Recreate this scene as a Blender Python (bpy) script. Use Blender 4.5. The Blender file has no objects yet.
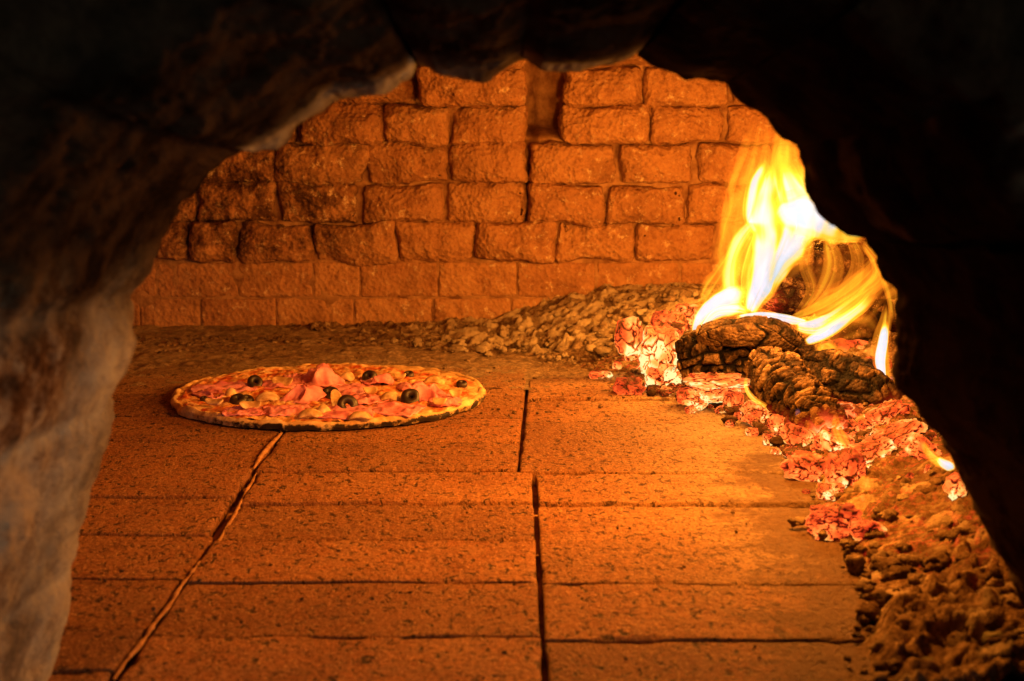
import bpy, math, random
import numpy as np
from mathutils import Vector
R = np.random.RandomState(7); random.seed(7)
S = bpy.context.scene
COL = S.collection

# ------------------------------------------------------------------ camera maths
F_PX, CW, CH, HC = 1550.0, 512.0, 340.5, 0.30
TH = math.atan(240.5 / F_PX); CT, ST = math.cos(TH), math.sin(TH)
def ray(px, py):
    a = (px - CW) / F_PX; b = (CH - py) / F_PX
    return np.array([a, CT + b * ST, -ST + b * CT])
def at(px, py, Y):
    d = ray(px, py); return np.array([0, 0, HC]) + d * (Y / d[1])
def gnd(px, py, z=0.0):
    d = ray(px, py); return np.array([0, 0, HC]) + d * ((z - HC) / d[2])
def pxm(Y): return Y / F_PX          # metres per pixel at distance Y

# ------------------------------------------------------------------ numpy noise
def _h(i, j, k, s):
    n = (i * 374761393 + j * 668265263 + k * 2147483647 + s * 1274126177) & 0xffffffff
    n = ((n ^ (n >> 13)) * 1103515245) & 0xffffffff
    n = ((n ^ (n >> 15)) * 2246822519) & 0xffffffff
    return ((n ^ (n >> 16)) & 0xffffff) / float(0xffffff)
def vn(P, s=0):
    P = np.asarray(P, float); I = np.floor(P).astype(np.int64); f = P - I
    u = f * f * f * (f * (f * 6 - 15) + 10); r = 0
    for a in (0, 1):
        wa = u[..., 0] if a else 1 - u[..., 0]
        for b in (0, 1):
            wb = u[..., 1] if b else 1 - u[..., 1]
            for c in (0, 1):
                wc = u[..., 2] if c else 1 - u[..., 2]
                r = r + wa * wb * wc * _h(I[..., 0] + a, I[..., 1] + b, I[..., 2] + c, s)
    return r * 2 - 1
def fbm(P, o=4, s=0, g=.5):
    P = np.asarray(P, float); r = 0; a = 1; t = 0
    for k in range(o):
        r = r + a * vn(P * (2.03 ** k) + k * 17.3, s + k); t += a; a *= g
    return r / t * 1.5
def worley(P, s=0):
    P = np.asarray(P, float); I = np.floor(P).astype(np.int64); f = P - I
    d1 = np.full(P.shape[:-1], 9.); d2 = d1.copy(); cid = d1 * 0
    for a in (-1, 0, 1):
        for b in (-1, 0, 1):
            for c in (-1, 0, 1):
                i, j, k = I[..., 0] + a, I[..., 1] + b, I[..., 2] + c
                dx = a + _h(i, j, k, s + 1) - f[..., 0]; dy = b + _h(i, j, k, s + 2) - f[..., 1]; dz = c + _h(i, j, k, s + 3) - f[..., 2]
                d = np.sqrt(dx * dx + dy * dy + dz * dz)
                m = d < d1
                d2 = np.where(m, d1, np.minimum(d2, d)); cid = np.where(m, _h(i, j, k, s + 4), cid); d1 = np.where(m, d, d1)
    return d1, d2, cid
def sst(x, a, b):
    t = np.clip((x - a) / (b - a), 0, 1); return t * t * (3 - 2 * t)

# ------------------------------------------------------------------ mesh helpers
def link(name, me, mat, parent=None, loc=None):
    o = bpy.data.objects.new(name, me); COL.objects.link(o)
    if mat: me.materials.append(mat)
    if parent: o.parent = parent
    if loc is not None: o.location = loc
    return o
def mesh_np(name, V, Fq, mat, parent=None, attrs=None, smooth=True, uv=None, loc=None):
    V = np.asarray(V, np.float32).reshape(-1, 3); Fq = np.asarray(Fq, np.int32); k = Fq.shape[1]
    me = bpy.data.meshes.new(name)
    me.vertices.add(len(V)); me.vertices.foreach_set('co', V.ravel())
    me.loops.add(Fq.size); me.loops.foreach_set('vertex_index', Fq.ravel())
    me.polygons.add(len(Fq)); me.polygons.foreach_set('loop_start', np.arange(0, Fq.size, k, dtype=np.int32))
    me.polygons.foreach_set('loop_total', np.full(len(Fq), k, np.int32))
    me.update(calc_edges=True)
    me.polygons.foreach_set('use_smooth', np.full(len(Fq), bool(smooth)))
    for n, v in (attrs or {}).items():
        a = me.attributes.new(n, 'FLOAT', 'POINT'); a.data.foreach_set('value', np.asarray(v, np.float32).ravel())
    me.validate(); me.update()
    return link(name, me, mat, parent, loc)
def grid_faces(n, m, wrap=False, off=0):
    """n rows, m cols"""
    i = np.arange(n - 1)[:, None]; j = np.arange(m if wrap else m - 1)[None, :]; j2 = (j + 1) % m
    a = i * m + j; b = i * m + j2; c = (i + 1) * m + j2; d = (i + 1) * m + j
    return np.stack([a, b, c, d], -1).reshape(-1, 4) + off
def tag(o, label=None, cat=None, group=None, kind=None):
    if label: o['label'] = label
    if cat: o['category'] = cat
    if group: o['group'] = group
    if kind: o['kind'] = kind
    return o
def empty(name, loc=(0, 0, 0)):
    o = bpy.data.objects.new(name, None); COL.objects.link(o); o.location = loc; o.empty_display_size = .02; return o
_cc = {}
def cube_grid(nx, ny, nz):
    """welded surface of the cube [-1,1]^3"""
    key = (nx, ny, nz)
    if key in _cc: return _cc[key]
    Vs, Fs, o = [], [], 0
    for ax in range(3):
        ns = [nx, ny, nz]; u, v = [a for a in range(3) if a != ax]
        U, W = np.meshgrid(np.linspace(-1, 1, ns[u] + 1), np.linspace(-1, 1, ns[v] + 1), indexing='ij')
        for sg in (-1, 1):
            P = np.zeros(U.shape + (3,)); P[..., u] = U; P[..., v] = W; P[..., ax] = sg
            f = grid_faces(U.shape[0], U.shape[1], off=o)
            if (sg > 0) == (ax != 1): f = f[:, ::-1]
            f = f[:, ::-1]
            Vs.append(P.reshape(-1, 3)); Fs.append(f); o += U.size
    V = np.concatenate(Vs); Fa = np.concatenate(Fs)
    q = np.round(V * 1e5).astype(np.int64)
    _, idx, inv = np.unique(q, axis=0, return_index=True, return_inverse=True)
    _cc[key] = (V[idx], inv.ravel()[Fa]); return _cc[key]
# make sure faces point outwards once
_v, _f = cube_grid(2, 2, 2)
_n = np.cross(_v[_f[:, 1]] - _v[_f[:, 0]], _v[_f[:, 2]] - _v[_f[:, 0]]); _s = (np.einsum('ij,ij->i', _n, _v[_f].mean(1)) > 0)
def outward(V, Fq, C=None):
    n = np.cross(V[Fq[:, 1]] - V[Fq[:, 0]], V[Fq[:, 2]] - V[Fq[:, 0]])
    c = V[Fq].mean(1) - (V.mean(0) if C is None else C); bad = np.einsum('ij,ij->i', n, c) < 0
    Fq = Fq.copy(); Fq[bad] = Fq[bad][:, ::-1]; return Fq
def rbox(hx, hy, hz, r, nx, ny, nz):
    V, Fq = cube_grid(nx, ny, nz); P = V * np.array([hx, hy, hz]); inn = np.array([hx, hy, hz]) - r
    c = np.clip(P, -inn, inn); d = P - c; L = np.linalg.norm(d, axis=1, keepdims=True); N = d / np.maximum(L, 1e-9)
    return c + N * np.where(L > 1e-9, r, 0), Fq, N
def blob_dirs(n):
    V, Fq = cube_grid(n, n, n); V = np.tan(V * math.pi / 4); D = V / np.linalg.norm(V, axis=1, keepdims=True)
    return D, outward(D, Fq)
def spline(P, n):
    P = np.asarray(P, float); m = len(P); t = np.linspace(0, m - 1, n); i = np.clip(t.astype(int), 0, m - 2); f = (t - i)[:, None]
    if P.ndim == 1: P = P[:, None]
    p0 = P[np.maximum(i - 1, 0)]; p1 = P[i]; p2 = P[i + 1]; p3 = P[np.minimum(i + 2, m - 1)]
    return .5 * ((2 * p1) + (p2 - p0) * f + (2 * p0 - 5 * p1 + 4 * p2 - p3) * f ** 2 + (3 * p1 - p0 - 3 * p2 + p3) * f ** 3)
def tube(path, rad, n_al, n_ar, flat=1.0, endp=2.5, up=None):
    """returns V (n_al*n_ar,3), faces, t (0..1 along), ang, N ; path pts 3D, rad list"""
    C = spline(path, n_al); r = spline(rad, n_al)[:, 0]; T = np.gradient(C, axis=0); T /= np.linalg.norm(T, axis=1, keepdims=True) + 1e-12
    up = np.array([0, 1, 0.]) if up is None else np.array(up, float)
    B = np.cross(T, up); B /= np.linalg.norm(B, axis=1, keepdims=True) + 1e-9; D = np.cross(B, T)
    t = np.linspace(0, 1, n_al); e = np.clip(1 - np.abs(2 * t - 1) ** endp, 0, 1) ** (1 / endp) if endp else np.ones(n_al)
    r = np.maximum(r * e, 1e-5); a = np.linspace(0, 2 * math.pi, n_ar, endpoint=False)
    N = B[:, None] * np.cos(a)[None, :, None] + D[:, None] * np.sin(a)[None, :, None]
    Nn = B[:, None] * np.cos(a)[None, :, None] + D[:, None] * (np.sin(a) * flat)[None, :, None]
    V = C[:, None] + Nn * r[:, None, None]
    Fq = grid_faces(n_al, n_ar, True)
    tt = np.repeat(t[:, None], n_ar, 1); aa = np.repeat(a[None], n_al, 0)
    V = V.reshape(-1, 3); v0 = V[Fq]; c = C[(Fq[:, 0] // n_ar)]
    n = np.cross(v0[:, 1] - v0[:, 0], v0[:, 2] - v0[:, 0]); mid = len(Fq) // 2
    if np.sum(np.einsum('ij,ij->i', n, v0.mean(1) - c)) < 0: Fq = Fq[:, ::-1]
    return V, Fq, tt.ravel(), aa.ravel(), N.reshape(-1, 3), np.repeat(r[:, None], n_ar, 1).ravel()

# ------------------------------------------------------------------ material helpers
class NT:
    def __init__(s, name):
        s.m = bpy.data.materials.new(name); s.m.use_nodes = True; s.t = s.m.node_tree; s.t.nodes.clear()
        s.out = s.t.nodes.new('ShaderNodeOutputMaterial')
    def n(s, typ, ins=None, **kw):
        nd = s.t.nodes.new('ShaderNode' + typ)
        for k, v in kw.items(): setattr(nd, k, v)
        for k, v in (ins or {}).items():
            if isinstance(v, bpy.types.NodeSocket): s.t.links.new(v, nd.inputs[k])
            else: nd.inputs[k].default_value = v
        return nd
    def pos(s): return s.n('NewGeometry').outputs['Position']
    def attr(s, name): return s.n('Attribute', attribute_name=name).outputs['Fac']
    def math(s, op, a, b=0., c=None, clamp=False):
        d = {0: a, 1: b}
        if c is not None: d[2] = c
        return s.n('Math', d, operation=op, use_clamp=clamp).outputs[0]
    def noise(s, scale, det=4, rough=.6, vec=None, dist=0):
        return s.n('TexNoise', {'Scale': scale, 'Detail': det, 'Roughness': rough, 'Distortion': dist, 'Vector': vec or s.pos()}).outputs['Fac']
    def vor(s, scale, vec=None, feature='F1'):
        return s.n('TexVoronoi', {'Scale': scale, 'Vector': vec or s.pos()}, feature=feature).outputs['Distance']
    def ramp(s, fac, stops, interp='LINEAR'):
        nd = s.n('ValToRGB', {'Fac': fac}); cr = nd.color_ramp; cr.interpolation = interp
        while len(cr.elements) < len(stops): cr.elements.new(.5)
        for e, (p, c) in zip(cr.elements, stops):
            e.position = p; e.color = tuple(c) + (1,) if len(c) == 3 else c
        return nd.outputs['Color']
    def mr(s, v, a, b, c=0., d=1., smooth=False):
        return s.n('MapRange', {'Value': v, 'From Min': a, 'From Max': b, 'To Min': c, 'To Max': d}, interpolation_type='SMOOTHSTEP' if smooth else 'LINEAR').outputs[0]
    def mix(s, f, a, b, mode='MIX'):
        nd = s.t.nodes.new('ShaderNodeMix'); nd.data_type = 'RGBA'; nd.blend_type = mode
        for i, v in ((0, f), (6, a), (7, b)):
            if isinstance(v, bpy.types.NodeSocket): s.t.links.new(v, nd.inputs[i])
            else: nd.inputs[i].default_value = (tuple(v) + (1,) if (i > 0 and len(v) == 3) else v)
        return nd.outputs[2]
    def bump(s, h, dist, strength=1., nrm=None):
        d = {'Height': h, 'Distance': dist, 'Strength': strength}
        if nrm: d['Normal'] = nrm
        return s.n('Bump', d).outputs[0]
    def pbsdf(s, col, rough=.9, nrm=None, em=None, es=1., spec=.2, **kw):
        d = {'Base Color': col if isinstance(col, bpy.types.NodeSocket) else tuple(col) + (1,), 'Roughness': rough, 'Specular IOR Level': spec}
        if nrm: d['Normal'] = nrm
        if em is not None: d['Emission Color'] = em if isinstance(em, bpy.types.NodeSocket) else tuple(em) + (1,); d['Emission Strength'] = es
        d.update(kw)
        b = s.n('BsdfPrincipled', d); s.t.links.new(b.outputs[0], s.out.inputs[0]); return s.m

def mat_floor():
    t = NT('firebrick_floor'); p = t.pos()
    st = t.n('Mapping', {'Vector': p, 'Scale': (1.5, .9, 1)}).outputs[0]
    big = t.noise(9, 5, .6, st); fine = t.noise(260, 4, .7); mid = t.noise(60, 5, .65, st)
    c = t.ramp(big, [(.3, (.40, .13, .045)), (.5, (.58, .215, .075)), (.72, (.68, .31, .13))])
    c = t.mix(t.mr(mid, .35, .7), c, t.mix(.5, c, (.5, .3, .17))); c = t.mix(t.mr(fine, .36, .58, .6, 0), c, (.16, .055, .022))
    tint = t.attr('tint'); c = t.mix(t.mr(tint, -1.2, 1.4, 0, .75), c, (.2, .08, .035))
    dust = t.math('MULTIPLY', t.attr('dust'), t.mr(t.noise(14, 6, .65), .3, .6, .35, 1))
    c = t.mix(dust, c, t.mix(t.noise(120, 5, .7), (.5, .36, .22), (.66, .52, .36)))
    pit = t.mr(t.vor(105, t.n('Mapping', {'Vector': p, 'Scale': (1.5, .8, 1)}).outputs[0]), .13, .30, 0, 1, True)
    pit = t.mr(t.noise(120, 3, .55, st, .6), .57, .64, 1, 0)
    pm = t.mr(t.noise(30, 3), .38, .5, 1, 0)            # pits only where this mask is low
    pit = t.math('MAXIMUM', pit, pm); pit = t.math('MAXIMUM', pit, t.math('MULTIPLY', dust, 1.0))
    c = t.mix(t.math('MULTIPLY', t.math('SUBTRACT', 1., pit), .9), c, (.03, .012, .008))
    c = t.mix(t.mr(t.noise(200, 4, .65, st), .56, .64, 0, .85), c, (.1, .034, .015)); c = t.mix(t.mr(t.noise(13, 7, .75), .54, .7, 0, .5), c, (.16, .055, .025)); c = t.mix(t.mr(t.noise(300, 3, .7, st), .56, .66, 0, .5), c, (.85, .48, .22))
    c = t.mix(t.math('MULTIPLY', t.attr('joint'), .85), c, (.03, .014, .008))
    scr = t.noise(75, 7, .75, t.n('Mapping', {'Vector': p, 'Rotation': (0, 0, .1), 'Scale': (1.6, .8, 1)}).outputs[0])
    c = t.mix(t.mr(scr, .56, .66, 0, .55), c, (.13, .045, .02))
    h = t.math('ADD', t.math('MULTIPLY', fine, .55), t.math('ADD', t.math('MULTIPLY', mid, .7), t.math('ADD', t.math('MULTIPLY', pit, .9), t.math('MULTIPLY', scr, -1.2))))
    sm = t.math('MULTIPLY', t.attr('dust'), t.mr(t.noise(11, 6, .7, t.n('Mapping', {'Vector': p, 'Scale': (1, 1, 1)}).outputs[0]), .5, .68, 0, .6)); c = t.mix(sm, c, (.16, .085, .045))
    sp = t.math('MULTIPLY', t.attr('spill'), 1.0); sp = t.mr(t.math('ADD', sp, t.math('MULTIPLY', t.math('SUBTRACT', t.noise(22, 7, .75), .5), 2.2)), .45, .8, 0, .85); c = t.mix(sp, c, t.mix(t.noise(200, 5, .75), (.05, .02, .01), (.3, .16, .08)))
    return t.pbsdf(c, .85, t.bump(h, .011, 1.), spec=.2)
def mat_wall():
    t = NT('oven_wall_brick'); big = t.noise(7, 5, .6); mid = t.noise(45, 6, .7); fine = t.noise(230, 4, .7)
    c = t.ramp(t.math('ADD', t.math('MULTIPLY', mid, .6), t.math('MULTIPLY', fine, .4)), [(.36, (.22, .095, .045)), (.5, (.38, .19, .09)), (.68, (.47, .26, .13))])
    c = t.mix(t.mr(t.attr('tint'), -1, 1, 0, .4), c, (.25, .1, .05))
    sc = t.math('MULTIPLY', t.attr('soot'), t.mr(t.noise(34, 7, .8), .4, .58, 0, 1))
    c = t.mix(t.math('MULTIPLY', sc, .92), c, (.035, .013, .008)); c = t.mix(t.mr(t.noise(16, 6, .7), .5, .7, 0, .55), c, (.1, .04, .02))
    fl = t.mr(t.noise(75, 6, .8), .56, .68, 0, 1); fl = t.math('MULTIPLY', fl, t.mr(t.noise(8, 3), .35, .6, .15, .9))
    c = t.mix(fl, c, (.72, .55, .38))
    wv = t.vor(170)
    h = t.math('ADD', t.math('MULTIPLY', mid, 1.2), t.math('ADD', t.math('MULTIPLY', fine, .5), t.math('MULTIPLY', wv, .7)))
    return t.pbsdf(c, .95, t.bump(h, t.mr(t.attr('rough'), 0, 1, .001, .0046), 1.), spec=.1)
def mat_plain(name, a, b, scale, rough=.95, bd=.002, bs=None, spec=.1):
    t = NT(name); n = t.noise(scale, 6, .65); c = t.ramp(n, [(.35, a), (.65, b)])
    return t.pbsdf(c, rough, t.bump(t.noise(bs or scale * 3, 6, .7), bd, 1.), spec=spec)
def mat_stone():
    t = NT('sooty_arch_stone'); p = t.pos(); big = t.noise(12, 5, .6); mid = t.noise(60, 6, .7)
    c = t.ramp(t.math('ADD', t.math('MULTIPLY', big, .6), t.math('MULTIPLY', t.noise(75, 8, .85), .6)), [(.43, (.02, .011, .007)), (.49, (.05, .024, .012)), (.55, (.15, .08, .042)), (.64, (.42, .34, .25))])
    cem_lit = t.math('MULTIPLY', t.attr('cement_lit_rim'), t.mr(mid, .3, .55, .3, 1))  # mask covers cement joints and the painted firelit edge
    c = t.mix(cem_lit, c, t.mix(big, (.36, .33, .27), (.55, .52, .44)))
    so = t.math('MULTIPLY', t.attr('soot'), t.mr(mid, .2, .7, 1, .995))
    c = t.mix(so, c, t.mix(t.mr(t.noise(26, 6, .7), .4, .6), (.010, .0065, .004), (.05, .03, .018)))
    return t.pbsdf(c, .92, t.bump(t.math('ADD', mid, t.math('MULTIPLY', t.noise(320, 5, .8), 1.)), .005, 1.), spec=.0)
def mat_ash():
    t = NT('wood_ash'); mid = t.math('ADD', t.math('MULTIPLY', t.noise(60, 6, .7), .45), t.math('MULTIPLY', t.noise(170, 5, .75), .55)); fine = t.noise(300, 5, .75)
    c = t.ramp(mid, [(.38, (.04, .02, .012)), (.48, (.17, .095, .05)), (.56, (.36, .23, .14)), (.66, (.62, .47, .33))])
    c = t.mix(t.mr(t.attr('pale'), 0, 1, 0, .75), c, (.68, .55, .42))
    c = t.mix(t.math('MULTIPLY', t.attr('dark'), .8), c, t.mix(fine, (.035, .02, .012), (.16, .085, .045)))
    hot = t.math('MULTIPLY', t.attr('glow_amt'), t.mr(t.noise(110, 5, .7), .5, .68, 0, 1.1))
    em = t.ramp(hot, [(0, (0, 0, 0)), (.2, (.3, .012, .003)), (.5, (1, .13, .025)), (.85, (1, .42, .1)), (1, (1, .7, .25))])
    return t.pbsdf(c, .95, t.bump(t.math('ADD', fine, t.math('MULTIPLY', mid, 1.)), .0045, 1.), em=em, es=1., spec=.05)
def mat_char():
    t = NT('charred_wood'); cr = t.attr('crack'); mid = t.noise(110, 6, .75); fine = t.noise(420, 4, .7); vo = t.vor(330)
    c = t.ramp(t.math('ADD', mid, t.math('MULTIPLY', t.attr('ash'), .35)), [(.38, (.010, .006, .004)), (.56, (.045, .024, .013)), (.76, (.16, .088, .045)), (1, (.36, .24, .14))])
    c = t.mix(t.mr(cr, .2, .9), c, (.006, .004, .003))
    hv = t.math('MULTIPLY', t.attr('glow_amt'), t.math('ADD', t.mr(cr, .15, .9, .12, 1), t.mr(mid, .45, .7, 0, .35)))
    em = t.ramp(hv, [(0, (0, 0, 0)), (.18, (.22, .008, .002)), (.5, (1, .1, .02)), (.8, (1, .3, .07)), (1, (1, .6, .25))])
    h = t.math('ADD', mid, t.math('ADD', t.math('MULTIPLY', fine, .3), t.math('MULTIPLY', vo, -.9)))
    return t.pbsdf(c, .9, t.bump(h, .0022, 1.), em=em, es=1.1, spec=.15)
def mat_coal():
    t = NT('glowing_coal'); cr = t.attr('crack'); n = t.noise(70, 4, .6); n2 = t.noise(34, 3, .6)
    hv = t.math('MULTIPLY', t.attr('glow_amt'), t.math('ADD', t.mr(n2, .32, .68, .38, 1.1), t.mr(n, .3, .72, -.08, .12)))
    hv = t.math('MULTIPLY', hv, t.mr(cr, .1, .8, 1, .1))
    em = t.ramp(hv, [(0, (.0, .0, 0)), (.18, (.12, .006, .002)), (.34, (.6, .04, .008)), (.5, (1., .12, .018)), (.68, (1, .28, .045)), (.84, (1, .48, .1)), (1, (1, .82, .34))])
    sk = t.mr(t.noise(48, 6, .75), .6, .68, 0, 1); em = t.mix(t.math('MULTIPLY', sk, .8), em, (.03, .003, .001))
    c = t.ramp(n, [(.35, (.015, .008, .005)), (.6, (.08, .045, .03)), (.8, (.25, .16, .11))])
    c = t.mix(sk, c, t.mix(t.noise(200, 4), (.06, .04, .03), (.4, .3, .22)))
    return t.pbsdf(c, .95, t.bump(t.math('ADD', n, t.noise(350, 4)), .0014, .8), em=em, es=1.2, spec=.05)
def mat_flame():
    t = NT('flame'); fc = t.math('SUBTRACT', 1., t.n('LayerWeight', {'Blend': .5}).outputs['Facing'])
    v = t.n('CombineXYZ', {0: t.attr('su'), 1: t.attr('sv'), 2: t.attr('sw')}).outputs[0]
    ns = t.noise(.5, 3., .45, v, .8)
    f = t.math('POWER', fc, t.math('MULTIPLY_ADD', t.attr('soft'), 1.3, .55))
    val = t.math('MULTIPLY', t.math('MULTIPLY', t.attr('fire'), f), t.n('MapRange', {'Value': ns, 'From Min': .3, 'From Max': .68, 'To Min': t.attr('lo'), 'To Max': 1.12}).outputs[0])
    val = t.math('MULTIPLY', val, t.math('SUBTRACT', 1., t.n('NewGeometry').outputs['Backfacing']))
    col = t.ramp(val, [(0, (0, 0, 0)), (.12, (.12, .022, .001)), (.3, (.5, .14, .006)), (.42, (.9, .38, .015)), (.54, (.95, .66, .05)), (.66, (.9, .78, .3)), (.8, (.66, .72, .72)), (1, (.75, .84, .98))])
    col = t.mix(t.attr('blue'), col, t.ramp(val, [(0, (0, 0, 0)), (.5, (.28, .12, .22)), (1, (.5, .5, .95))]))
    e = t.n('Emission', {'Color': col, 'Strength': 1.0}); tv = t.mr(val, .25, .9, 1, .2); tr = t.n('BsdfTransparent', {'Color': t.n('CombineXYZ', {0: tv, 1: tv, 2: tv}).outputs[0]})
    a = t.n('AddShader', {0: e.outputs[0], 1: tr.outputs[0]}); t.t.links.new(a.outputs[0], t.out.inputs[0])
    return t.m

M_FLOOR, M_WALL, M_STONE, M_ASH, M_CHAR, M_COAL, M_FLAME = mat_floor(), mat_wall(), mat_stone(), mat_ash(), mat_char(), mat_coal(), mat_flame()
M_MORTAR = mat_plain('sooty_mortar', (.15, .065, .03), (.38, .21, .11), 50)
M_DOME = mat_plain('vault_brick', (.08, .035, .018), (.24, .12, .06), 20)
for m in (M_FLAME, M_ASH, M_CHAR, M_COAL): m.cycles.emission_sampling = 'NONE'

# ================================================================== FLOOR
def joint_line(p, q):      # centre line in ground coords through two pixels
    a, b = gnd(*p), gnd(*q); return lambda y: a[0] + (b[0] - a[0]) * (y - a[1]) / (b[1] - a[1])
jc_n = joint_line((545, 681), (534, 476)); jc_f = joint_line((518.5, 468), (527, 385)); JY = gnd(530, 473)[1]
jc = lambda y: jc_n(y) if y < JY else jc_f(y)
jl = joint_line((112, 681), (282, 432))
w_ = jc(1.) - jl(1.)
rowsM = [gnd(400, y)[1] for y in (1010, 905, 820, 745, 690, 636, 582, 540, 503, 472, 443, 418, 396, 377, 361, 348, 337, 327, 318)]
rowsL = [gnd(400, y)[1] for y in (1000, 890, 800, 730, 672, 628, 577, 534, 497, 466, 440, 416, 394, 375, 359, 346, 335, 325, 316)]
rowsR = [gnd(400, y)[1] for y in (1015, 905, 820, 747, 692, 641, 585, 541, 504, 474, 447, 421, 399, 379, 363, 349, 338, 328, 318)]
BND = [(330, 336), (380, 341), (440, 346), (500, 352), (560, 362), (600, 378), (640, 392), (690, 402), (740, 420), (780, 445), (806, 470), (812, 500), (808, 530), (840, 548), (856, 575), (862, 620), (870, 660), (880, 720), (900, 800)]
bp = np.array([gnd(x, y)[:2] for x, y in BND])
def bdist(X, Y):
    """signed distance to ash edge, positive inside (right/back side)"""
    d = np.full(X.shape, 9.); sg = np.ones(X.shape)
    for i in range(len(bp) - 1):
        a, b = bp[i], bp[i + 1]; ab = b - a; L2 = ab @ ab
        t = np.clip(((X - a[0]) * ab[0] + (Y - a[1]) * ab[1]) / L2, 0, 1)
        dx, dy = X - a[0] - t * ab[0], Y - a[1] - t * ab[1]; dd = np.hypot(dx, dy)
        cr = ab[0] * (Y - a[1]) - ab[1] * (X - a[0]); m = dd < d
        d = np.where(m, dd, d); sg = np.where(m, np.sign(cr), sg)
    return d * sg
def build_floor():
    Vs, Fs, T, J, D, AS, o = [], [], [], [], [], [], 0
    cols = []
    for c in range(-2, 4):
        x0 = (lambda y, c=c: jl(y) + w_ * c) if c <= 0 else (lambda y, c=c: jc(y) + w_ * (c - 1))
        x1 = (lambda y, c=c: jl(y) + w_ * (c + 1)) if c < 0 else (lambda y, c=c: jc(y) + w_ * c)
        rows = rowsL if c < 0 else (rowsM if c == 0 else (rowsR if c == 1 else [r + .03 for r in rowsR]))
        cols.append((x0, x1, rows, c))
    for x0, x1, rows, c in cols:
        for k in range(len(rows) - 1):
            ya, yb = rows[k], rows[k + 1]
            if yb > 2.14: continue
            jx = R.uniform(-.003, .003, 2) * (0 if c in (0, 1) else 1); hz = R.uniform(-.0012, .0012); tl = R.uniform(-.004, .004, 2)
            xa, xb = x0((ya + yb) / 2) + jx[0], x1((ya + yb) / 2) + jx[0]
            if c == 0 and yb < JY + .05: xa += .0022
            g = .0013
            hx, hy = (xb - xa) / 2 - g, (yb - ya) / 2 - R.choice([.0007, .0010, .0013])
            vis = c in (-1, 0, 1, 2)
            nx, ny = (90, 44) if vis else (20, 10)
            V, Fq, N = rbox(hx, hy, .02, .0022, nx, ny, 3)
            sl = (x1((ya + yb) / 2 + .005) - x1((ya + yb) / 2 - .005)) / .01
            V = V.copy(); W = V.copy()
            V[:, 0] += V[:, 1] * sl + (xa + xb) / 2; V[:, 1] += (ya + yb) / 2
            edge = np.minimum(hx - np.abs(W[:, 0]), hy - np.abs(W[:, 1]))
            nz = fbm(V * 28, 4, 3); chip = sst(vn(V * np.array([55, 55, 0]), 9), .45, .9) * sst(edge, .006, .0)
            wob = vn(V * np.array([35, 35, 0]), 5) * .0010 * sst(edge, .006, 0)
            V[:, 0] += wob * np.sign(W[:, 0]); V[:, 1] += vn(V * np.array([25, 25, 0]), 6) * .0014
            top = W[:, 2] > 0
            V[:, 2] += -.02 + hz + tl[0] * W[:, 0] + tl[1] * W[:, 1] + top * (nz * .0007 - chip * .003)
            px = V[:, 0]; d = sst(px, .02, .26) * sst(V[:, 1], .75, 1.1) * .95
            d = np.maximum(d, sst(V[:, 1], 1.5, 1.8) * .8)
            Vs.append(V); Fs.append(outward(V, Fq) + o); o += len(V)
            T.append(np.full(len(V), R.uniform(-1, 1) + (.5 if c < 0 else 0))); J.append(sst(W[:, 2], .0195, .014)); D.append(d); AS.append(sst(bdist(V[:, 0], V[:, 1]), -.13, .005) * sst(V[:, 1], 1.45, 1.2))
    fl = mesh_np('oven_floor', np.concatenate(Vs), np.concatenate(Fs), M_FLOOR, attrs={'tint': np.concatenate(T), 'joint': np.concatenate(J), 'dust': np.concatenate(D), 'spill': np.concatenate(AS)})
    tag(fl, 'worn orange firebrick floor of the oven', 'floor', kind='structure')
    g = 60; X, Y = np.meshgrid(np.linspace(-1, 1, g), np.linspace(.3, 2.3, g), indexing='ij'); Z = -.009 + fbm(np.stack([X, Y, X * 0], -1) * 30, 2) * .001
    b = mesh_np('floor_bed', np.stack([X, Y, Z], -1), grid_faces(g, g), M_MORTAR); tag(b, 'dark sand bed under the oven floor bricks', 'floor', kind='structure')
build_floor()
def raised_seams():
    """ridges of hardened ash and mortar squeezed out of the two long joints"""
    P, Rr = [], []
    for k, (px, py) in enumerate([(118, 678), (150, 634), (190, 580), (205, 560), (226, 535), (240, 510), (253, 485), (262, 470)]):
        p = gnd(px - 4, py); P.append(p + [0, 0, .0005])
    V, Fq, t, a, N, r = tube(P, [.0009, .0014, .0010, .0013, .0009, .0012, .0010, .0008], 260, 12, .5, 8, up=(0, 0, 1))
    V = V + N * (fbm(V * 120, 3, 4) * .0007)[:, None]; V[:, 2] -= .0012 + .0006 * vn(V * 18, 3); V[:, 0] += vn(V * 30, 8) * .0009
    o1 = (V, Fq)
    P = [gnd(px, py) for px, py in [(254, 468), (262, 455), (272, 443), (282, 433)]]
    V2, F2, *_ = tube(P, [.0012, .002, .002, .0012], 90, 12, 1, 8, up=(0, 0, 1)); V2 = V2 + fbm(V2 * 130, 3, 4)[:, None] * .0015
    V = np.concatenate([o1[0], V2]); Fa = np.concatenate([o1[1], F2 + len(o1[0])])
    o = mesh_np('floor_seam', V, Fa, mat_plain('seam_mortar', (.26, .12, .05), (.46, .25, .12), 90))
    tag(o, 'raised mortar seams along the long floor joints', 'mortar', kind='structure')
raised_seams()

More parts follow.
